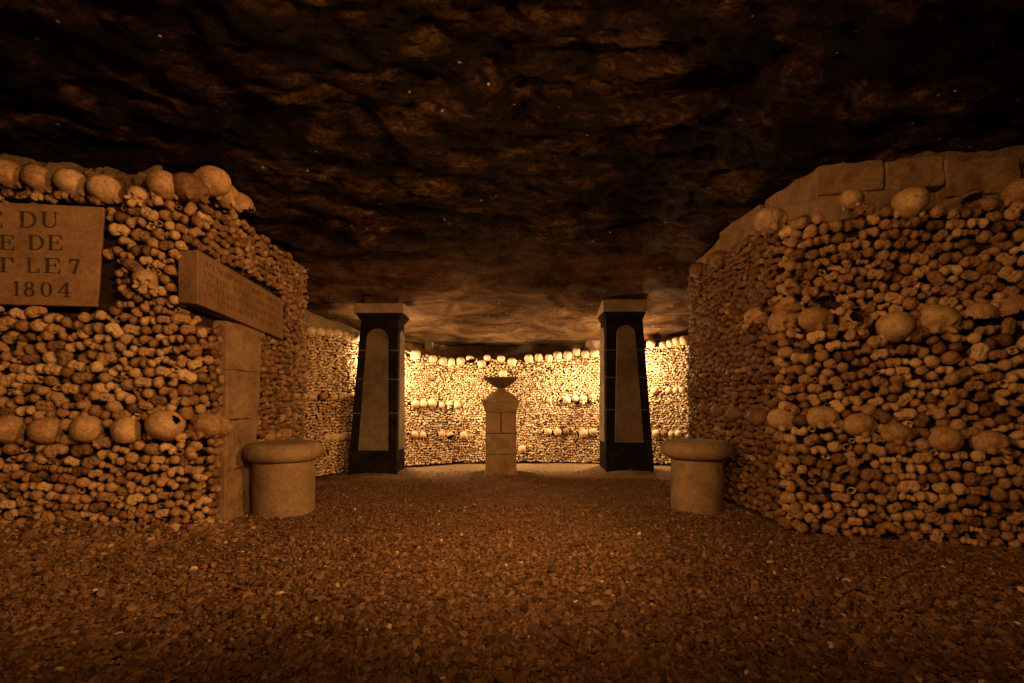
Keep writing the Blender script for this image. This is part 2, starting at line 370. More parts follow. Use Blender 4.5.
A(RS, 706, 408, 12, 'mud caked skull farthest back in the lower band of right side', tone=.10, group=LR, wide=1.3)
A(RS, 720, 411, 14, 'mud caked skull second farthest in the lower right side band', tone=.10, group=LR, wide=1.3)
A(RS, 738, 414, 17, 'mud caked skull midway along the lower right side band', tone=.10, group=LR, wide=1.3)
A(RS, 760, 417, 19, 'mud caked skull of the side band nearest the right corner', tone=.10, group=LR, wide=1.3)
ORD = 'first second third fourth fifth sixth seventh eighth ninth tenth eleventh twelfth thirteenth fourteenth fifteenth sixteenth seventeenth eighteenth nineteenth'.split()
ORD += ['twentieth'] + ['twenty-' + o for o in ORD[:9]] + ['thirtieth'] + ['thirty-' + o for o in ORD[:9]]
def row(group, phrase, items):
    for i, it in enumerate(items):
        px, py, h = it[:3]; h *= .92; kind, ori = it[3:5] if len(it) > 4 else ('whole', 'back'); tone = it[5] if len(it) > 5 else random.uniform(.5, .8)
        look = {'whole': 'dark' if tone < .3 else 'pale round', 'face': 'staring face-out', 'cap': 'broken'}[kind]
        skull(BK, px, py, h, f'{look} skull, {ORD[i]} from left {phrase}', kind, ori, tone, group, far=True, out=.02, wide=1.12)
G1, G2, G3 = 'top skull row of the lit rear wall', 'middle skull row of the lit rear wall', 'lower skull row of the lit rear wall'
row(G1, 'in the top row left of the left pillar', [(310, 331, 9.5), (319, 332, 9.5), (327.5, 333, 9.5), (336, 334, 10), (345, 336, 10), (354.5, 337, 9.5)])
row(G1, 'in the rear top row, left pillar to pedestal', [(415, 354.5, 10.5), (432.5, 359, 8.5), (442.5, 361, 8.5), (451, 361.5, 8.5), (460.5, 361, 8.5), (470, 359, 7.5, 'cap', 'side'), (481.5, 364, 8.5), (487, 358, 7)])
skull(BK, 503, 374, 8.5, 'pale skull showing just above the stone bowl rim', tone=.7, group=G1, far=True, out=.02)
row(G1, 'in the rear top row, pedestal to right pillar', [(501, 359, 7.5), (512, 362, 9), (529, 358.5, 9), (538.5, 357.5, 8.5), (549, 357.5, 7.5), (557.5, 355.5, 9), (567.5, 355.3, 9), (576.5, 352, 8.5), (585.5, 354, 8.5), (594.5, 353, 9)])
row(G1, 'in the top row right of the right pillar', [(651, 344, 9.5), (663, 345, 8), (670, 343.5, 8.5), (676.5, 341.5, 9.5), (684, 340.5, 10)])
row(G2, 'in the middle row left of the left pillar', [(303, 396, 8), (311, 397, 8), (323, 396, 8, 'whole', 'back', .1), (333, 397, 8), (342, 396, 8), (350, 397, 8.5)])
row(G2, 'in the middle row between left pillar and pedestal', [(415, 404, 8.3), (423, 403.5, 8.3), (432, 403, 9.2), (441, 405, 7.5), (449, 404, 7, 'face', 'face'), (457, 405, 7)])
row(G2, 'in the middle row between pedestal and right pillar', [(549, 400, 5.5), (567, 400, 8), (575, 398.5, 7), (583, 399, 8.3, 'face', 'face'), (592.5, 397, 8.3, 'face', 'face')])
row(G2, 'in the middle row right of the right pillar', [(654, 391, 7.5), (669, 390, 7), (676, 390, 7.5), (682.5, 390, 7.5)])
row(G3, 'in the lower row left of the left pillar', [(326, 437, 8.5), (333.5, 437, 8.5), (341, 436.5, 8.5), (349.5, 435.5, 9)])
row(G3, 'in the lower row between left pillar and pedestal', [(414.5, 434, 7.8), (422.5, 434.5, 7), (441.5, 434, 7.3), (450, 435, 7.3, 'cap', 'side'), (463.5, 435, 8.5)])
row(G3, 'in the lower row between pedestal and right pillar', [(548, 431.5, 7.3), (557.5, 432, 7.8), (566, 431, 7, 'whole', 'back', .08), (583.5, 433, 9), (592.5, 431.5, 7.8)])
row(G3, 'in the lower row right of the right pillar', [(656, 433, 7.5), (664, 433, 7.5, 'whole', 'back', .06), (671, 434, 7), (678.5, 433, 7)])
skull(BK, 522, 448.5, 7.8, 'lone skull near the floor right of the pedestal shaft', tone=.62, far=True, out=.02)

# ------------------------------------------------------------------ bones
def prox(px, py, face):
    u, Y = face.hit(px); return u, H + (HY - py) * Y / F
# rectangles kept free for slabs: (u0,u1,z0,z1)
LF.rect = [(0, LF.hit(106)[0] + .012, 1.262, 1.85), (LF.hit(181)[0] - .01, 9, 1.30, 1.62)]
LS.rect = [(-1, LS.hit(282)[0] + .02, 1.25, 1.63), (.17, .62, -1, 1.27)]
RS.rect = []; RF.rect = []; BK.rect = []
def free(face, u, z, w, h):
    for (a, b, c, d) in face.rect:
        if a - w * .4 < u < b + w * .4 and c - h * .6 < z < d + h * .6: return False
    for (su, sz, rx, rz) in face.skip:
        if ((u - su) / (rx + w * .36)) ** 2 + ((z - sz) / (rz + h * .30)) ** 2 < 1: return False
    return True
USED = {}
def courses(face, T, dz, scale, gap=.9, zmin=.03, reverse=False, umax=None, u0=0.0, cap=False):
    out = []; z = zmin; k = 0
    while z < max(face.zt) + .02:
        f = random.uniform(.86, 1.16); u = u0 + random.uniform(0, .03); i = 0; ph = random.uniform(0, 9)
        while u < (umax or face.len):
            t = pick(T); kd = T[t][0]
            if cap and kd in ('knuckle', 'ball') and USED.get('thigh', 0) >= 298:
                t = random.choice([q for q in range(len(T)) if T[q][0] in ('plateau', 'round')]); kd = T[t][0]
            if cap and kd in ('round', 'spool') and USED.get('arm', 0) >= 290:
                t = random.choice([q for q in range(len(T)) if T[q][0] in ('plateau', 'hollow')]); kd = T[t][0]
            w = T[t][1] * scale * f * random.uniform(.84, 1.2)
            uu = u + w / 2 * gap; fu = face.len - uu if reverse else uu
            wz = mn.noise(Vector((fu * 4 / scale, z * 4 / scale, 7.7))) * .032 * scale
            zz = z + wz + .007 * scale * math.sin(uu * 12 + ph) + random.uniform(-.011, .011) * scale
            P, n, zt = face.at(fu)
            if zz < zt and zz > .012 and free(face, fu, zz, w, dz):
                out.append(dict(t=t, u=fu, z=zz, P=P, n=n, s=w / T[t][1], row=k, i=i)); i += 1
                if cap and kd == 'plateau': USED['shin'] = USED.get('shin', 0) + 1
                if cap and kd in ('round', 'spool'): USED['arm'] = USED.get('arm', 0) + 1
                if cap and kd in ('knuckle', 'ball'): USED['thigh'] = USED.get('thigh', 0) + 1
            u += w * gap
        z += dz * f; k += 1
    return out
HT = {'knuckle': .046, 'ball': .046, 'plateau': .044, 'round': .047, 'spool': .034, 'hollow': .032}
def relax(face, items, T, iters=70, fill=1.0, K0=None):
    """let the bone ends settle against each other, the skulls and the slabs"""
    U = np.array([b['u'] for b in items]); Z = np.array([b['z'] for b in items]); n = len(items)
    W = np.array([T[b['t']][1] * b['s'] * .5 for b in items]) * .97 * fill; Hh = np.array([HT[T[b['t']][0]] * b['s'] * .5 for b in items]) * 1.05 * fill
    for b in items:
        b['roll'] = random.gauss(0, .3) if random.random() < .72 else random.uniform(-PI, PI)
    q = np.array([abs(math.sin(b['roll'])) for b in items]); W, Hh = W * (1 - q) + Hh * q, Hh * (1 - q) + W * q
    for it in range(iters):
        o = np.argsort(Z); U, Z, W, Hh = U[o], Z[o], W[o], Hh[o]; items = [items[i] for i in o]
        dU, dZ = np.zeros(n), np.zeros(n); K = min(n - 1, K0 or (130 if n > 700 else 90))
        for k in range(1, K):
            du, dz = U[k:] - U[:-k], Z[k:] - Z[:-k]; sw, sh = W[k:] + W[:-k], Hh[k:] + Hh[:-k]
            d = np.sqrt((du / sw) ** 2 + (dz / sh) ** 2) + 1e-5; m = d < 1
            f = np.where(m, (1 - d) * .32, 0) / d
            a, c = f * du, f * dz
            dU[k:] += a; dU[:-k] -= a; dZ[k:] += c; dZ[:-k] -= c
        U = U + np.clip(dU, -.012, .012); Z = Z + np.clip(dZ, -.012, .012) - .0004
        for (su, sz, rx, rz) in face.skip:
            ex, ez = rx + W * .8, rz + Hh * .7; du, dz = (U - su) / ex, (Z - sz) / ez; d = np.sqrt(du ** 2 + dz ** 2) + 1e-6; m = d < 1
            U = np.where(m, U + (1 - d) * .5 * du / d * ex, U); Z = np.where(m, Z + (1 - d) * .5 * dz / d * ez, Z)
        Z = np.maximum(Z, Hh * .55)
    zs_ = []
    for u, z, b in zip(U, Z, items):
        P, n_, zt = face.at(u)
        if 0 < u < face.len and z < zt + .01 and free(face, u, z, .02, .03): b.update(u=float(u), z=float(z), P=P, n=n_); zs_.append(b)
    return zs_
def placement(b, bulge=.018):
    kindroll = b['roll'] if 'roll' in b else random.gauss(0, .5) if random.random() < .7 else random.uniform(-PI, PI)
    R = rotm(b['n'], kindroll, random.gauss(0, .16), random.gauss(0, .16))
    o = mn.noise(Vector((b['u'] * 2.2, b['z'] * 2.2, 3.3))) * bulge + random.uniform(-.012, .012)
    C = Vector((b['P'].x, b['P'].y, b['z'])) + Vector((b['n'].x, b['n'].y, 0)) * o
    return R, C
def stuff_bones(name, items, T, mat, label, tone=(.5, .16), bulge=.018):
    Vs, Ts, Ns, off = [], [], [], 0
    for b in items:
        R, C = placement(b, bulge); V, F_ = T[b['t']][2], T[b['t']][3]
        s = b['s']; M3 = np.array(R) * s; W = V @ M3.T + np.array(C)
        W[:, 2] = np.maximum(W[:, 2], .002)
        Vs.append(W); Ts.append(F_ + off); off += len(V); Ns.append(np.full(len(V), np.clip(random.gauss(*tone), 0.05, .95)))
    me = np_mesh(name, np.vstack(Vs), np.vstack(Ts), mat, np.concatenate(Ns), True)
    o = bpy.data.objects.new(name, me); COL.objects.link(o)
    return tag(o, label, 'bones', kind='stuff')

KN = {'knuckle': ('thigh_bone', 'knobbly thigh bone end'), 'ball': ('thigh_bone', 'ball-headed thigh bone'), 'plateau': ('shin_bone', 'flat-topped shin bone end'), 'round': ('arm_bone', 'rounded arm bone end'), 'spool': ('arm_bone', 'spool-shaped arm bone end'), 'hollow': ('broken_bone', 'snapped hollow bone')}
BM = [np_mesh(KN[t[0]][0], t[2], t[3], M_bone, smooth=True) for t in TB3]
def tonew(t): return 'dark brown' if t < .36 else 'tan' if t < .54 else 'pale'
def front_bones(face, wall, zones, dz, scale, reverse, umax, group, over=None):
    cs = relax(face, courses(face, TB3, dz, scale, reverse=reverse, umax=umax, cap=True), TB3)
    if over:                                             # small ends wedged between the plaque and the skulls
        mr = max(c['row'] for c in cs) + 1; u = over[0]; i = 0
        while u < over[1]:
            t = random.choice([q for q in range(len(TB3)) if TB3[q][0] in ('hollow', 'plateau')]); w = TB3[t][1] * random.uniform(.75, .95)
            P, n, _ = face.at(u); cs.append(dict(t=t, u=u, z=over[2] + random.uniform(-.01, .012), P=P + n * .03, n=n, s=w / TB3[t][1], row=mr, i=99 - i, roll=random.uniform(-.6, .6))); u += w * .92; i += 1
    for b in cs:
        R, C = placement(b, .028); me = BM[b['t']]; kd = TB3[b['t']][0]; nm, desc = KN[kd]
        o = bpy.data.objects.new(nm, me); COL.objects.link(o)
        o.matrix_world = Matrix.Translation(C) @ R.to_4x4() @ Matrix.Diagonal((b['s'],) * 3 + (1,))
        tn = min(.85, max(.12, random.gauss(.49, .17) + .08 * mn.noise(Vector((b['u'] * 1.5, b['z'] * 1.5, 1)))))
        o.color = (tn, tn, tn, 1)
        for (zl, where, sgn) in zones:      # nearest landmark
            if (sgn > 0 and b['z'] >= zl) or sgn < 0: break
        kk = int(abs(b['z'] - zl) / dz); kk = min(kk, 38)
        b['key'] = (where, kk); 
        b['o'] = o; b['d'] = desc; b['tn'] = tn
    seen = {}
    for b in sorted(cs, key=lambda b: (b['row'], b['i'])):
        q = (b['row']); seen[q] = seen.get(q, 0) + 1
        rr = b['row']; where = b['key'][0]
        first = min(c['row'] for c in cs if c['key'][0] == where); last = max(c['row'] for c in cs if c['key'][0] == where)
        n = (rr - first) if 'above' in where or 'up from' in where else (last - rr)
        tag(b['o'], f"{tonew(b['tn'])} {b['d']}, {ORD[min(seen[q]-1,38)]} from corner, {ORD[min(n,38)]} course {where}, {wall}", 'bone', group)
    return cs
cl = front_bones(LF, 'left wall', [(.59, 'above skull row', 1), (.59, 'below skull row', -1)], .0500, 1.20, True, LF.len - .53, 'bone ends packed in the left front wall', over=(LF.hit(-12)[0], LF.hit(104)[0], 1.872))
cr = front_bones(RF, 'right wall', [(1.20, 'above upper skulls', 1), (.6, 'above lower skulls', 1), (.6, 'below lower skulls', -1)], .0505, 1.18, False, 1.22, 'bone ends packed in the right front wall')
# the returns and the rear wall: too many to single out
rest = relax(LF, courses(LF, TB2, .0525, 1.12, umax=.50), TB2, 40)
stuff_bones('bone_wall_margin', rest, TB2, M_bone_s, 'tan bone ends beyond the left picture edge under the plaque')
stuff_bones('side_wall_bones', relax(LS, courses(LS, TB2, .044, 1.0, zmin=.02), TB2, 45), TB2, M_bone_s, 'dusty brown bone ends with painted shade, packed on the receding left side wall', (.29, .11), .04)  # lower tone paints the side wall's shade along with dust
stuff_bones('side_wall_bones', relax(RS, courses(RS, TB2, .044, 1.0, zmin=.02), TB2, 45), TB2, M_bone_s, 'brown bone ends with painted shade, packed on the receding right side wall', (.21, .10), .04)  # tone taken down further to paint the shade on this side
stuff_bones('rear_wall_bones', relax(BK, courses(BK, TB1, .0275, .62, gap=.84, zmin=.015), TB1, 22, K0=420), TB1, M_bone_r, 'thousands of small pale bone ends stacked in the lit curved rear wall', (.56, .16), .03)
if True:
    rb = relax(RF, courses(RF, TB2, .0515, 1.06, u0=1.24), TB2, 40)
    stuff_bones('bone_wall_margin', rb, TB2, M_bone_s, 'tan bone ends beyond the right picture edge of the right wall')

# ------------------------------------------------------------------ cores behind the bones
def ceil_base(x, y):
    K = [(-3, 2.35), (1, 2.36), (2.6, 2.32), (3.2, 2.20), (3.8, 2.12), (4.4, 2.0), (4.7, 1.78), (5.0, 1.72), (5.3, 1.62), (5.8, 1.43), (6.4, 1.36), (9, 1.3)]
    for (a, za), (b, zb) in zip(K, K[1:]):
        if y <= b: z = za + (zb - za) * max(0, (y - a)) / (b - a); break
    return z - .10 * min(1, max(0, (x - 1.3) / .5)) * min(1, max(0, (4.2 - y) / .8)) * min(1, max(0, (y - 1.6) / .8))
def core(name, pts_face_list, label, up=.2, setb=.075, back=.42, ground=-.03):
    P, Nn, Z = [], [], []
    for f in pts_face_list:
        n = max(2, int(f.len / .06)); 
        for i in range(n + 1):
            if P and i == 0: continue
            p, nn, z = f.at(f.len * i / n); P.append(p); Nn.append(nn); Z.append(z)
    V, Fc, mi = [], [], []; nz = 26
    for p, nn, z in zip(P, Nn, Z):
        cols = [(setb, ground + (z - .01 - ground) * k / nz) for k in range(nz + 1)]
        cb = ceil_base(p.x, p.y) + up
        cols += [(setb + .05, z + .005), (setb + .14, z + .01), (setb + .19, z + .06)] + [(setb + .30 + .02 * k, z + .06 + (cb - z - .06) * k / 6) for k in range(1, 7)]
        cols += [(setb + back, cb)]
        for j, (o, zz) in enumerate(cols):
            q = mn.noise(Vector((p.x * 5, p.y * 5, zz * 5))) * (.02 if j <= nz else .05) + mn.noise(Vector((p.x * 14, p.y * 14, zz * 14))) * .012
            vx, vy = p.x - nn.x * (o + q), p.y - nn.y * (o + q)
            if name == 'wall_left': vx = min(vx, -1.87 - o * .98 - q); vy = max(vy, 2.775 + .1356 * (min(vx, -1.87) + 1.87) + o * .98 + q)
            if name == 'wall_right': vx = max(vx, 1.65 + o * .98 + q); vy = max(vy, 2.765 - .354 * (max(vx, 1.65) - 1.65) + o * .98 + q)
            V.append((vx, vy, zz))
    m = nz + 1 + 3 + 6 + 1
    for i in range(len(P) - 1):
        for j in range(m - 1):
            a = i * m + j; Fc.append((a, a + m, a + m + 1, a + 1)); mi.append(0 if j < nz else 1)
    o = mesh_obj(name, V, Fc, M_dirt, smooth=True); o.data.materials.append(M_rock)
    o.data.polygons.foreach_set('material_index', mi)
    return struct(o, label, 'wall')
core('wall_left', [LF, LS], 'earth and rubble core behind the left bone wall with rock above')
core('wall_right', [RS, RF], 'earth and rubble core behind the right bone wall with rock above')
core('wall_back', [BK], 'earth core and rock ledge behind the rear bone wall', up=.3)
# quarry pillars beside the camera, outside the frame
for nm, sx in (('wall_near_left', -1), ('wall_near_right', 1)):
    pts = [(1.70, -1.5), (1.66, .6), (1.72, 1.08), (2.0, .82), (2.4, .32), (4.0, -.7)]
    V, Fc = [], []
    for i in range(len(pts) - 1):
        for k in range(12):
            t = k / 12; x = pts[i][0] * (1 - t) + pts[i + 1][0] * t; y = pts[i][1] * (1 - t) + pts[i + 1][1] * t
            for j in range(13):
                z = -.05 + 2.6 * j / 12; q = .06 * mn.noise(Vector((x * 2, y * 2, z * 2 + sx)))
                V.append((sx * (x + .03 + abs(q)), y - abs(q), z))
    for i in range(len(V) // 13 - 1):
        for j in range(12):
            a = i * 13 + j; Fc.append((a, a + 13, a + 14, a + 1))
    struct(mesh_obj(nm, V, Fc, M_rock, smooth=True), f"rough rock wall close beside the camera on the {'left' if sx < 0 else 'right'}", 'wall')

# ------------------------------------------------------------------ ceiling and floor
xs = np.arange(-5.0, 5.01, .03); ys = np.arange(-1.6, 6.8, .03)
V = []
for y in ys:
    for x in xs:
        v = Vector((x * .55, y, .3)); w = Vector((x * .8, y * 1.3, 0)) 
        n1 = mn.fractal(v * 1.1, 1.0, 2.0, 3); r = 1 - abs(mn.noise(w * 2.3)); n2 = mn.fractal(w * 3.5, .8, 2.1, 5)
        amp = 1.0 if y < 4 else max(.3, 1 - (y - 4) * .6)
        st = math.floor((n1 + y * .3) * 5) / 5 - (n1 + y * .3)          # bedding steps of the limestone
        z = ceil_base(x, y) + amp * (.08 * n1 + .055 * n2 + .05 * (r - .7) + .10 * st + .05) + .05 * math.sin(x * .7 + 1)
        z = max(z, ceil_base(x, y) - .08)
        V.append((x, y, z))
nx, ny = len(xs), len(ys); idx = np.arange(nx * ny).reshape(ny, nx)
Q = np.stack([idx[:-1, :-1], idx[1:, :-1], idx[1:, 1:], idx[:-1, 1:]], -1).reshape(-1, 4)
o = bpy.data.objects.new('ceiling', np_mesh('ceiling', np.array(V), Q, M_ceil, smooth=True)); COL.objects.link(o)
struct(o, 'low dark rough limestone quarry ceiling with tiny painted glints', 'ceiling')
PIL = [(-1.36, 4.93), (1.2, 5.18), (-.106, 4.75)]
def gz(x, y):
    z = .012 * mn.noise(Vector((x * 1.3, y * 1.3, 0))) + .006 * mn.noise(Vector((x * 5, y * 5, 2)))
    for (a, b) in PIL:
        d = math.hypot(x - a, (y - b)); z += .05 * math.exp(-(max(0, d - .22) / .16) ** 2) 
    if y < 3.0 and x < -1.7: z += .06 * math.exp(-((y - (2.72 + .134 * (x + 1.86))) / .16) ** 2) * min(1, (-1.7 - x) / .3)
    return z - .02
xs = np.arange(-5.0, 5.01, .04); ys = np.arange(-1.6, 6.8, .04)
V = np.array([(x, y, gz(x, y)) for y in ys for x in xs]); nx, ny = len(xs), len(ys); idx = np.arange(nx * ny).reshape(ny, nx)
Q = np.stack([idx[:-1, :-1], idx[:-1, 1:], idx[1:, 1:], idx[1:, :-1]], -1).reshape(-1, 4)
o = bpy.data.objects.new('floor', np_mesh('floor', V, Q, M_floor, smooth=True)); COL.objects.link(o)
struct(o, 'packed brown earth floor under the gravel', 'floor')

def stones(name, P, size, tone, label, cat):
    n = len(P); D, T = ICO[0]
    base = np.repeat(D[None], n, 0) * (1 + RNG.uniform(-.38, .38, (n, 12, 1)))
    base = base * (RNG.uniform(.55, 1.35, (n, 1, 3)) * np.array([1, 1, .62])) * size[:, None, None] / 2
    a = RNG.uniform(0, 2 * PI, n); tl = RNG.normal(0, .55, n)
    c, s, ct, st_ = np.cos(a), np.sin(a), np.cos(tl), np.sin(tl)
    y = base[..., 1] * ct[:, None] - base[..., 2] * st_[:, None]; z = base[..., 1] * st_[:, None] + base[..., 2] * ct[:, None]; x = base[..., 0]
    W = np.stack([x * c[:, None] - y * s[:, None], x * s[:, None] + y * c[:, None], z], -1) + P[:, None, :]
    Ts = (T[None] + (np.arange(n) * 12)[:, None, None]).reshape(-1, 3)
    me = np_mesh(name, W.reshape(-1, 3), Ts, M_gravel, np.repeat(tone, 12))
    o = bpy.data.objects.new(name, me); COL.objects.link(o); return tag(o, label, cat, kind='stuff')
def scatter(n, y0, y1, zf=0):
    Y = RNG.uniform(y0, y1, n); X = RNG.uniform(-1, 1, n) * np.minimum(1.25 * Y + .35, 3.3)
    ok = []
    for i, (x, y) in enumerate(zip(X, Y)):
        if x < -1.84 and y > 2.72 + .134 * (x + 1.86): continue
        if x > 1.6 and y > 2.82 - .354 * (x - 1.63): continue
        ok.append(i)
    return X[ok], Y[ok]
parts = []
for (n, y0, y1, s) in ((38000, 1.0, 1.9, .0185), (34000, 1.9, 2.7, .0175), (22000, 2.7, 3.5, .0135), (12000, 3.5, 4.6, .0115), (1800, 4.6, 5.2, .011)):
    X, Y = scatter(n, y0, y1); k = len(X)
    S = s * RNG.lognormal(0, .28, k); Z = np.array([gz(x, y) for x, y in zip(X, Y)]) + RNG.uniform(.0, .6, k) * S
    parts.append((np.stack([X, Y, Z], -1), S))
P = np.vstack([p[0] for p in parts]); S = np.concatenate([p[1] for p in parts])
T_ = np.clip(RNG.normal(.42, .2, len(P)), 0, .86); T_[RNG.random(len(P)) < .006] = 1
stones('gravel', P, S, T_, 'brown crushed gravel covering the passage floor', 'gravel')
# rubble and bone chips heaped at the foot of the left wall
n = 2600; X = RNG.uniform(-3.1, -1.5, n); D_ = np.abs(RNG.normal(0, .13, n)); Y = 2.66 + .134 * (X + 1.86) - D_
Y = np.where(X > -1.85, 2.75 - D_ * .8 + RNG.uniform(0, .25, n), Y)
Z = np.array([gz(x, y) for x, y in zip(X, Y)]) + .06 * np.exp(-(D_ / .08) ** 2) * RNG.random(n) * (X < -1.8) + .006
stones('bone_rubble', np.stack([X, Y, Z], -1), .024 * RNG.lognormal(0, .35, n), np.clip(RNG.normal(.62, .2, n), 0, .92), 'tan bone chips and rubble heaped at the foot of the left wall', 'rubble')
n = 900; X = RNG.uniform(1.55, 2.9, n); D_ = np.abs(RNG.normal(0, .07, n)); Y = 2.72 - .354 * (X - 1.63) - D_
Z = np.array([gz(x, y) for x, y in zip(X, Y)]) + .008
stones('bone_rubble', np.stack([X, Y, Z], -1), .024 * RNG.lognormal(0, .3, n), np.clip(RNG.normal(.4, .18, n), 0, .85), 'dark chips scattered along the foot of the right wall', 'rubble')

# ------------------------------------------------------------------ prism / block helpers
def block_mesh(name, c8, mat, parent=None, cuts=6, amp=.006, seed=0, bevel=.008):
    """hexahedron from bottom four and top four corners (counter-clockwise), subdivided and slightly worn"""
    b, t = [Vector(p) for p in c8[:4]], [Vector(p) for p in c8[4:]]
    fs = [(0, 1, 5, 4), (1, 2, 6, 5), (2, 3, 7, 6), (3, 0, 4, 7), (4, 5, 6, 7), (3, 2, 1, 0)]
    A8 = b + t; V, Fc, key = [], [], {}
    cen = sum(A8, Vector()) / 8
    for f in fs:
        q = [A8[i] for i in f]; g = []
        for i in range(cuts + 1):
            r = []
            for j in range(cuts + 1):
                s, u = i / cuts, j / cuts; p = q[0].lerp(q[1], s).lerp(q[3].lerp(q[2], s), u)
                k = tuple(round(c, 4) for c in p)
                if k not in key:
                    key[k] = len(V); d = (p - cen).normalized()
                    e = amp * (mn.noise(p * 9 + Vector((seed, 0, 0))) + .6 * mn.noise(p * 25))
                    V.append(p + d * e)
                r.append(key[k])
            g.append(r)
        for i in range(cuts):
            for j in range(cuts): Fc.append((g[i][j], g[i + 1][j], g[i + 1][j + 1], g[i][j + 1]))
    o = mesh_obj(name, V, Fc, mat, parent)
    if bevel:
        m = o.modifiers.new('bevel', 'BEVEL'); m.width = bevel; m.segments = 3; m.limit_method = 'ANGLE'; m.angle_limit = .9
    return o
def box8(x0, x1, y0, y1, z0, z1, f=0): return [(x0, y0, z0), (x1, y0, z0), (x1, y1, z0), (x0, y1, z0), (x0 + f, y0 + f, z1), (x1 - f, y0 + f, z1), (x1 - f, y1 - f, z1), (x0 + f, y1 - f, z1)]
def frust(xb, yb, zb, xt, yt, zt):
    return [(xb[0], yb[0], zb), (xb[1], yb[0], zb), (xb[1], yb[1], zb), (xb[0], yb[1], zb), (xt[0], yt[0], zt), (xt[1], yt[0], zt), (xt[1], yt[1], zt), (xt[0], yt[1], zt)]
def lathe(name, prof, mat, parent=None, n=64, c=(0, 0), amp=.003):
    V, Fc = [], []
    for (r, z) in prof:
        for i in range(n):
            a = 2 * PI * i / n; e = amp * mn.noise(Vector((math.cos(a) * 2.5 + c[0], math.sin(a) * 2.5 + c[1], z * 9))) + amp * .6 * mn.noise(Vector((math.cos(a) * 7, math.sin(a) * 7, z * 25)))
            V.append(((r + e) * math.cos(a), (r + e) * math.sin(a), z))
    for k in range(len(prof) - 1):
        for i in range(n): Fc.append((k * n + i, k * n + (i + 1) % n, (k + 1) * n + (i + 1) % n, (k + 1) * n + i))
    Fc.append(tuple(range(n))[::-1]); Fc.append(tuple(range((len(prof) - 1) * n, len(prof) * n)))
    o = mesh_obj(name, V, Fc, mat, parent, smooth=True)
    fl = [True] * len(Fc); fl[-1] = fl[-2] = False; o.data.polygons.foreach_set('use_smooth', fl)
    m = o.modifiers.new('edges', 'EDGE_SPLIT'); m.split_angle = .7; return o

# ------------------------------------------------------------------ round stone benches
def bench(x, y, rb, rr, zb, zt, label):
    t = empty('stone_bench', (x, y, -.02)); g = 'round stone benches beside the bone walls'
    tag(t, label, 'bench', g)
    lathe('bench_drum', [(rb * 1.01, -.02)] + [(rb * (1.01 - .02 * k / 8), (zb + .03) * k / 8) for k in range(9)], M_bench, t, c=(x, y))
    h = (zt - zb) / 2; zc = (zt + zb) / 2 + .02
    pr = [(rb * .96, zb + .02)] + [(rr - h + h * math.cos(a), zc + h * math.sin(a)) for a in [(-PI / 2 + PI * k / 12) for k in range(13)]] + [(rr * .5, zt + .021), (.01, zt + .02)]
    lathe('bench_top', pr, M_bench, t, c=(x, y), n=72, amp=.005)
bench(-1.568, 3.31, .196, .252, .335, .462, 'round stone bench with thick rim by the left side wall')
bench(1.315, 3.42, .176, .243, .338, .463, 'round stone bench with thick rim by the right side wall')

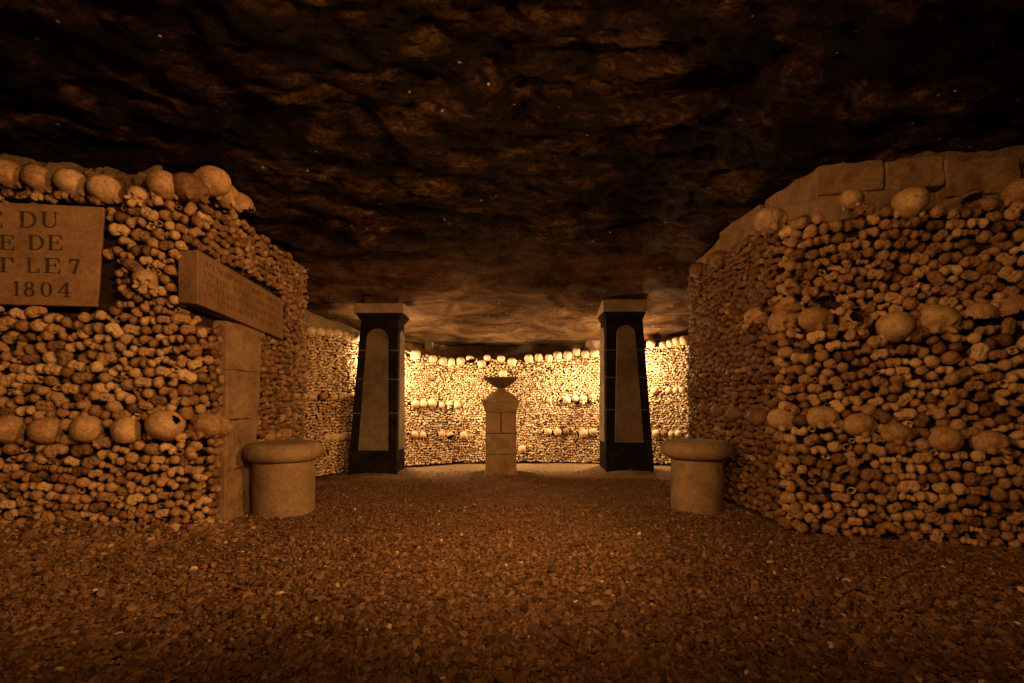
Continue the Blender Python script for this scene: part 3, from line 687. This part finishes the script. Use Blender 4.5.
# ------------------------------------------------------------------ black and cream pillars
def arch_outline(xl0, xr0, z0, xl1, xr1, z1, n=14):
    r = (xr1 - xl1) / 2; zc = z1 - r; cx = (xl1 + xr1) / 2
    return [(xl0, z0), (xr0, z0)] + [(cx + r * math.cos(a), zc + r * math.sin(a)) for a in [PI * k / n for k in range(n + 1)]]
def plate(name, outline, fn, mat, parent, thick=.012):
    """outline in (s,z) lifted by fn(s,z,d) off a sloping face"""
    n = len(outline); V = [fn(s, z, thick) for s, z in outline] + [fn(s, z, -.01) for s, z in outline]
    Fc = [tuple(range(n))] + [tuple(range(2 * n - 1, n - 1, -1))] + [(i, i + n, (i + 1) % n + n, (i + 1) % n) for i in range(n)]
    return mesh_obj(name, V, Fc, mat, parent, bevel=.003)
def pillar(xb, yb, xt, yt, zt, cap, pan, side, label):
    t = empty('pillar', ((xb[0] + xb[1]) / 2, (yb[0] + yb[1]) / 2, 0)); tag(t, label, 'pillar', 'black and cream tapering pillars')
    o = t.location
    def loc(c8): return [(x - o.x, y - o.y, z) for x, y, z in c8]
    block_mesh('shaft', loc(frust(xb, yb, -.02, xt, yt, zt)), M_black, t, 10, .003)
    cx0, cx1, cy0, cy1, c1, c2 = cap
    block_mesh('cap_moulding', loc(frust((xt[0] - .004, xt[1] + .004), (yt[0] - .004, yt[1] + .004), zt - .012, (cx0 + .01, cx1 - .01), (cy0 + .01, cy1 - .01), c1)), M_black, t, 4, .002)
    block_mesh('cap_slab', loc(box8(cx0, cx1, cy0, cy1, c1, c2)), M_cap, t, 6, .004)
    def yf(z): k = (z + .02) / (zt + .02); return yb[0] + (yt[0] - yb[0]) * k
    def xs_(z, i): k = (z + .02) / (zt + .02); return xb[i] + (xt[i] - xb[i]) * k
    plate('front_panel', arch_outline(*pan), lambda s, z, d: (s - o.x, yf(z) - d - o.y, z), M_panel, t)
    i = 1 if side > 0 else 0
    y0, y1 = yf(.3) + .09, yb[1] - .09; y0 -= .05; y1 += .05; ol = arch_outline(y0, y1, pan[2], yt[0] + .035, yt[1] - .03, pan[5])  # panel widened so its pale stone stands in for the lit frame
    plate('side_panel', ol, lambda s, z, d: (xs_(z, i) + side * d - o.x, s - o.y, z), M_panel, t)
    for z in (.62, .955, 1.24):
        zz = z + (.03 if side < 0 else 0); h = .006
        A_ = [(xs_(zz, 0) - .002, yf(zz) - .004), (xs_(zz, 1) + .002, yf(zz) - .004), (xs_(zz, 1) + .002, yb[1]), (xs_(zz, 0) - .002, yb[1])]
        block_mesh('mortar_joint', loc([(x, y, zz - h) for x, y in A_] + [(x, y, zz + h) for x, y in A_]), M_joint, t, 1, 0, bevel=0)
pillar((-1.618, -1.130), (4.70, 5.06), (-1.496, -1.128), (4.75, 5.03), 1.548, (-1.545, -1.056, 4.68, 5.05, 1.600, 1.695), (-1.508, -1.213, .255, -1.436, -1.222, 1.455), 1, 'tapering black pillar with cream arched panel, left of the pedestal')
pillar((.969, 1.471), (4.95, 5.33), (.978, 1.362), (5.0, 5.30), 1.606, (.935, 1.394, 4.93, 5.34, 1.662, 1.785), (1.062, 1.361, .310, 1.088, 1.282, 1.53), -1, 'tapering black pillar with cream arched panel, right of the pedestal')
for (x0, x1, y0, y1, z0, z1, lb) in ((-1.47, -1.12, 4.78, 5.05, 1.69, 1.80, 'dark packing stone between left pillar cap and ceiling'), (1.02, 1.32, 5.02, 5.3, 1.78, 1.86, 'dark packing stone between right pillar cap and ceiling')):
    tag(block_mesh('packing_stone', box8(x0, x1, y0, y1, z0, z1), M_dirt, None, 6, .02), lb, 'stone')

# ------------------------------------------------------------------ pedestal and bowl
px_, py_ = -.106, 4.75; w = .148
t = tag(empty('pedestal', (px_, py_, 0)), 'square stone pedestal with flared capital in the centre of the chamber', 'pedestal')
block_mesh('plinth', box8(-w - .012, w + .012, -w - .012, w + .012, -.02, .045), M_bench, t, 4, .004)
for (a, b, c, d) in ((-w, w, .045, .225), (-w, w, .229, .425), (-w, -.004, .432, .628), (.004, w, .432, .628)):
    block_mesh('shaft_block', box8(a, b, -w, w, c, d), M_bench, t, 5, .003, bevel=.005)
block_mesh('shaft_core', box8(-w + .012, w - .012, -w + .012, w - .012, .0, .64), M_dirt, t, 1, 0, bevel=0)
block_mesh('capital', frust((-w, w), (-w, w), .628, (-.182, .182), (-.182, .182), .735), M_bench, t, 5, .003)
block_mesh('capital_lip', box8(-.190, .190, -.190, .190, .732, .752), M_bench, t, 5, .004)
lathe('domed_top', [(.165, .750), (.150, .775), (.12, .805), (.085, .825), (.06, .835)], M_bench, t, n=40)
b = tag(empty('stone_bowl', (px_ - .005, py_, .834)), 'wide dark footed stone bowl standing on the pedestal', 'bowl')
lathe('bowl_foot', [(.055, 0), (.050, .012), (.042, .028), (.048, .04)], M_bowl, b, n=40)
lathe('bowl_body', [(.04, .036), (.075, .05), (.125, .085), (.158, .118), (.172, .128), (.172, .138), (.158, .138), (.135, .11), (.09, .07), (.02, .055)], M_bowl, b, n=48)

# ------------------------------------------------------------------ slabs on the left wall
def letter(ch):
    """list of polygons in a unit-high box; returns (polys,width)"""
    P = []
    def r(x0, y0, x1, y1): P.append([(x0, y0), (x1, y0), (x1, y1), (x0, y1)])
    def ring(cx, cy, ax, ay, bx, by, a0=0, a1=360, n=24, dx=0):
        for i in range(n):
            a, b = math.radians(a0 + (a1 - a0) * i / n), math.radians(a0 + (a1 - a0) * (i + 1) / n)
            P.append([(cx + ax * math.cos(a), cy + ay * math.sin(a)), (cx + ax * math.cos(b), cy + ay * math.sin(b)), (cx + dx + bx * math.cos(b), cy + by * math.sin(b)), (cx + dx + bx * math.cos(a), cy + by * math.sin(a))])
    S, hl = .17, .05
    if ch in 'ELDT' and ch != 'T': r(.1, 0, .1 + S, 1); r(0, 0, .38, hl); 
    if ch == 'E': r(0, 1 - hl, .38, 1); r(.2, 1 - hl, .82, 1); r(.2, 0, .85, hl); r(.2, .5, .62, .55); P.append([(.82, 1), (.72, .96), (.80, .72), (.84, .72)]); P.append([(.85, 0), (.90, .28), (.86, .28), (.74, .04)]); r(.58, .38, .63, .67)
    if ch == 'L': r(0, 1 - hl, .4, 1); r(.2, 0, .82, hl); P.append([(.82, 0), (.88, .32), (.84, .32), (.72, .04)])
    if ch == 'D': r(0, 1 - hl, .45, 1); r(.2, 0, .45, hl); ring(.4, .5, .55, .5, .38, .45, -90, 90)
    if ch == 'U': r(.1, .3, .1 + S, 1); r(0, 1 - hl, .38, 1); r(.80, .3, .86, 1); r(.68, 1 - hl, 1, 1); ring(.48, .33, .38, .34, .24, .27, 180, 360, dx=.04)
    if ch == 'T': r(.36, 0, .36 + S, 1); r(.24, 0, .66, hl); r(0, 1 - hl, .9, 1); P.append([(0, 1), (-.03, .7), (.01, .7), (.12, .96)]); P.append([(.9, 1), (.78, .96), (.89, .7), (.93, .7)])
    if ch == '7': P.append([(.02, 1), (.0, .72), (.06, .72), (.14, .88), (.7, .88), (.7, 1)]); P.append([(.52, .9), (.70, .95), (.42, 0), (.20, 0)])
    if ch == '1': r(.16, 0, .16 + S, 1); r(0, 0, .48, hl); P.append([(.16, 1), (0, .86), (0, .82), (.18, .88)])
    if ch == '0': ring(.38, .5, .38, .5, .22, .45)
    if ch == '8': ring(.35, .75, .27, .25, .14, .20); ring(.35, .27, .34, .28, .18, .22)
    if ch == '4': r(.42, 0, .42 + S, 1); r(.28, 0, .74, hl); r(0, .27, .76, .33); P.append([(.44, 1), (.58, 1), (.08, .33), (0, .33)])
    return P
def slab_letters(parent, letters, fn):
    for ch, x0, x1, yb_, yt_ in letters:
        V, Fc = [], []; PL = letter(ch); mx = max(p[0] for q in PL for p in q)
        for q in PL:
            b0 = len(V)
            for (a, c) in q: V.append(fn(x0 + (x1 - x0) * a / mx, yb_ + (yt_ - yb_) * c))
            Fc.append(tuple(range(b0, b0 + len(q))))
        o = mesh_obj('digit' if ch.isdigit() else 'letter', V, Fc, M_letter, parent)
        m = o.modifiers.new('depth', 'SOLIDIFY'); m.thickness = .003; m.offset = 0
# plaque: a plane slightly proud of the bones
n2 = Vector((.1336, -.991)).normalized(); dirx = Vector((.991, .1336))
O2 = Vector((-1.86, 2.775)) + n2 * .040                  # a point of the plaque front plane
def plaque_pt(px, py):
    r = Vector(((px - CX) / F, 1)); Y = O2.dot(n2) / r.dot(n2); p = r * Y; return (p - O2).dot(dirx), H + (HY - py) * Y / F
ur, zt_ = plaque_pt(104, 207); ul, zb_ = plaque_pt(97, 306.5); left = ur - 1.0
orig = O2 + dirx * ((ur + left) / 2)
t = tag(empty('inscribed_plaque', (orig.x, orig.y, zb_)), 'wide tan stone plaque with dark inscription ending 1804 on the left wall', 'plaque')
t.rotation_euler = (0, 0, math.atan2(dirx.y, dirx.x))
hw = (ur - left) / 2; hh = zt_ - zb_; dsh = ur - ul
block_mesh('plaque_slab', [(-hw, 0, 0), (hw - dsh, 0, 0), (hw - dsh - .02, .045, 0), (-hw, .045, 0), (-hw, 0, hh), (hw, 0, hh), (hw - .02, .045, hh), (-hw, .045, hh)], M_plaque, t, 10, .0022, bevel=.006)
def pl(px, py): u, z = plaque_pt(px, py); return u - (ur + left) / 2, z - zb_
L_ = []
for ch, a, b_, yb_, yt_ in (('E', -10, 3, 227.5, 211.5), ('D', 19, 37, 227.5, 211.5), ('U', 41, 59, 227.5, 212), ('E', 0, 15, 249.5, 235), ('D', 28, 44.5, 249.7, 235), ('E', 48, 63, 250, 235.3), ('T', -6, 14, 272, 257.5), ('L', 27, 40, 272.5, 258), ('E', 44.5, 61, 273, 258.3), ('7', 69.5, 80, 273.5, 259),
                            ('1', 13.5, 20.5, 296, 281.2), ('8', 24, 35, 296.3, 281.5), ('0', 41, 52.5, 296.6, 282), ('4', 58.5, 71.5, 297, 282.3)):
    u0, z0 = pl(a, yb_); u1, _ = pl(b_, yb_); _, z1 = pl((a + b_) / 2, yt_); L_.append((ch, u0, u1, z0, z1))
slab_letters(t, L_, lambda u, v: (u, -.0012, v))
# long lintel slab on the left side wall
t = tag(empty('lintel_slab', (-1.86, 3.25, 1.29)), 'long narrow stone slab with worn lettering running back along the left side wall', 'plaque')
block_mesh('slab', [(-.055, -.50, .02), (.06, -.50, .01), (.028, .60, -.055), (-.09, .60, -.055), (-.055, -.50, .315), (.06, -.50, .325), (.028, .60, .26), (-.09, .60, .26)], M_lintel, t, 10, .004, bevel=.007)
V, Fc = [], []
for rrow in range(4):                                     # worn illegible strokes cut in four lines
    y = -.44
    while y < .52:
        wd = random.uniform(.012, .03); k = (y + .5) / 1.1; x = .06 + (.028 - .06) * k + .0015; z = .245 - rrow * .062 - .055 * k + random.uniform(-.003, .003)
        b0 = len(V); h = random.choice((.034, .034, .03)); s = random.choice((.006, .009, wd))
        if s == wd: V += [(x, y, z + h - .007), (x, y + wd, z + h - .007), (x, y + wd, z + h), (x, y, z + h)]
        else: V += [(x, y, z), (x, y + s, z), (x, y + s, z + h), (x, y, z + h)]
        Fc.append((b0, b0 + 1, b0 + 2, b0 + 3)); y += wd + random.choice((.006, .01, .03))
o = mesh_obj('worn_lettering', V, Fc, stone_mat('faint_pigment', (.07, .04, .02), (.13, .075, .038), (.24, .145, .08), 18, .2, .002), t)
s = o.modifiers.new('depth', 'SOLIDIFY'); s.thickness = .003; s.offset = 0
# leaning masonry pilaster under it, in three dressed stones
t = tag(empty('masonry_pilaster', (-1.83, 3.2, 0)), 'tapering masonry pilaster below the lettered slab beside the left bench', 'pilaster')
def pilr(z):                                              # (y0,y1,x) of the front at height z
    k = z / 1.26; return (3.00 + .12 * k, 3.34 + .22 * k, -1.795 - .055 * k)
zs = [-.02, .30, .62, .95, 1.27]
for a, b_ in zip(zs, zs[1:]):
    A0, A1 = pilr(a), pilr(b_ - .004)
    block_mesh('dressed_stone', [(-.2 + .0, A0[0] - 3.2, a), (A0[2] + 1.83, A0[0] - 3.2, a), (A0[2] + 1.83, A0[1] - 3.2, a), (-.2, A0[1] - 3.2, a), (-.2, A1[0] - 3.2, b_ - .004), (A1[2] + 1.83, A1[0] - 3.2, b_ - .004), (A1[2] + 1.83, A1[1] - 3.2, b_ - .004), (-.2, A1[1] - 3.2, b_ - .004)], M_lime, t, 8, .010, a * 9, .006)

# ------------------------------------------------------------------ coping stones on the right pier, propping stones
def stone(x0, y0, x1, y1, z0, z1, d, label, group, zz=(0, 0), seed=0):
    a = Vector((x0, y0)); b = Vector((x1, y1)); dv = (b - a).normalized(); n = Vector((-dv.y, dv.x)) * d
    c, e = b + n, a + n
    t0 = [(a.x, a.y), (b.x, b.y), (c.x, c.y), (e.x, e.y)]
    o = block_mesh('coping_stone', [(x, y, z0) for x, y in t0] + [(x, y, z1 + (zz[0] if i in (0, 3) else zz[1])) for i, (x, y) in enumerate(t0)], M_lime, None, 8, .014, seed, .012)
    return tag(o, label, 'stone', group)
CG = 'rough coping stones above the right bone wall'
K0 = Vector((1.86, 2.93)); dv = Vector((.943, -.24)).normalized()
def K(s): return (K0.x + dv.x * s, K0.y + dv.y * s)
stone(*K(0), *K(.36), 2.0, 2.18, .25, 'upper coping stone at the corner of the right wall top', CG, (.0, 0), 1)
stone(*K(.364), *K(.66), 1.99, 2.165, .25, 'coping stone next to the corner one, behind the tallest skull', CG, (0, 0), 2)
stone(*K(.664), *K(1.02), 1.92, 2.135, .25, 'long rounded coping stone at right end above broken skull', CG, (0, -.02), 3)
stone(*K(0), *K(.44), 1.78, 1.995, .24, 'lower corner coping stone partly behind the small grey skull', CG, (0, 0), 4)
stone(*K(.444), *K(1.0), 1.72, 1.915, .24, 'lower coping stone hidden behind skulls on the right wall', CG, (0, 0), 5)
def KS(y): return (1.72 + (K0.x - 1.72) * max(0, (3.75 - y)) / .82, y)
stone(1.79, 3.40, K0.x, K0.y + .0, 1.80, 2.17, .24, 'coping stone running back from the right wall corner', CG, (0, .0), 6)
stone(1.69, 3.91, 1.765, 3.425, 1.84, 2.12, .26, 'middle coping stone along the receding right wall top', CG, (0, .03), 7)
stone(1.70, 4.42, 1.715, 3.94, 1.86, 2.03, .26, 'farthest coping stone along the receding right wall top', CG, (0, .06), 8)
for (px, Y, w0, z0, z1, lb) in ((428.5, 5.86, .05, 1.22, 1.62, 'pale upright prop stone under the ceiling left of the pedestal'), (419.5, 5.92, .09, 1.22, 1.62, 'darker prop stone beside the pale prop at rear left'), (597, 5.84, .12, 1.3, 1.62, 'pale prop stone above the rear wall beside the right pillar')):
    x = (px - CX) * Y / F
    tag(block_mesh('prop_stone', box8(x - w0, x + w0, Y, Y + .14, z0, z1), M_lime, None, 5, .02, px), lb, 'stone')
random.seed(3)
for (x, y, s, lb) in ((-2.75, 2.86, .15, 'rounded ledge rock behind the skulls at left picture edge'), (-2.45, 2.90, .14, 'low ledge rock behind the small pale skull'), (-2.2, 2.93, .13, 'flat ledge rock behind the skulls above the plaque corner')):
    V, T = star(4, [((0, 0, 0), (s * 1.3, s * .8, s * .75))], 8, .3, (), .03, s * 99)
    o = bpy.data.objects.new('ledge_rock', np_mesh('ledge_rock', V, T, M_rock, smooth=True)); COL.objects.link(o); o.location = (x, y, 1.98 + s * .35)
    tag(o, lb, 'rock', 'ledge rocks behind the top skulls of the left wall')

# ------------------------------------------------------------------ light
WARM = (1.0, .47, .145)
def spot(name, loc, tgt, w, size, blend, col=WARM, rad=.06):
    l = bpy.data.lights.new(name, 'SPOT'); l.energy = w; l.color = col; l.spot_size = math.radians(size); l.spot_blend = blend; l.shadow_soft_size = rad
    o = bpy.data.objects.new(name, l); COL.objects.link(o); o.location = loc
    o.rotation_euler = (Vector(tgt) - Vector(loc)).to_track_quat('-Z', 'Y').to_euler(); return o
def point(name, loc, w, col=WARM, rad=.05):
    l = bpy.data.lights.new(name, 'POINT'); l.energy = w; l.color = col; l.shadow_soft_size = rad
    o = bpy.data.objects.new(name, l); COL.objects.link(o); o.location = loc; return o
spot('side_lamp_right', (2.55, .98, 1.85), (-1.5, 3.4, .9), 460, 62, .7, rad=.05)
spot('side_lamp_left', (-2.55, .98, 1.85), (1.6, 3.3, .9), 250, 62, .7, rad=.05)
spot('passage_lamp_right', (1.25, -.45, 1.9), (-2.3, 2.85, 1.25), 360, 56, .7, rad=.05)
spot('passage_lamp_left', (-1.25, -.45, 1.9), (2.25, 2.85, 1.35), 120, 56, .7, rad=.05)
spot('passage_fill', (.0, -.9, 1.95), (0, 2.6, .6), 75, 100, .8)  # fill light added behind the camera
spot('floor_fill', (.0, -.9, 2.0), (0, 3.7, .0), 340, 42, 1.0, rad=.1)  # spot added only to brighten the middle of the floor
BC = (1.0, .65, .32)
point('rear_lamp_left', (-1.24, 5.14, 1.0), 31, BC)
point('rear_lamp_far_left', (-1.44, 5.10, 1.15), 12, BC)
point('rear_lamp_right', (1.18, 5.42, 1.0), 33, BC)
point('rear_lamp_far_right', (1.46, 5.42, 1.15), 22, BC)
spot('rear_spot_left', (-1.20, 5.12, 1.0), (.7, 5.75, .75), 175, 90, .9, BC)
spot('rear_spot_right', (1.15, 5.42, 1.05), (-.7, 5.75, .75), 175, 90, .9, BC)
w = bpy.data.worlds.new('world'); bpy.context.scene.world = w; w.use_nodes = True
w.node_tree.nodes['Background'].inputs[0].default_value = (1, .42, .13, 1); w.node_tree.nodes['Background'].inputs[1].default_value = .03

# ------------------------------------------------------------------ camera
c = bpy.data.cameras.new('camera'); cam = bpy.data.objects.new('camera', c); COL.objects.link(cam)
cam.location = (0, 0, H); cam.rotation_euler = (PI / 2, 0, 0); c.sensor_width = 36; c.lens = F / 1024 * 36; c.shift_y = (HY - 341.5) / 1024; c.clip_start = .05
sc = bpy.context.scene; sc.camera = cam
sc.view_settings.view_transform = 'Standard'; sc.view_settings.look = 'None'; sc.view_settings.gamma = 1; sc.view_settings.use_curve_mapping = False
sc.view_settings.exposure = 0.0
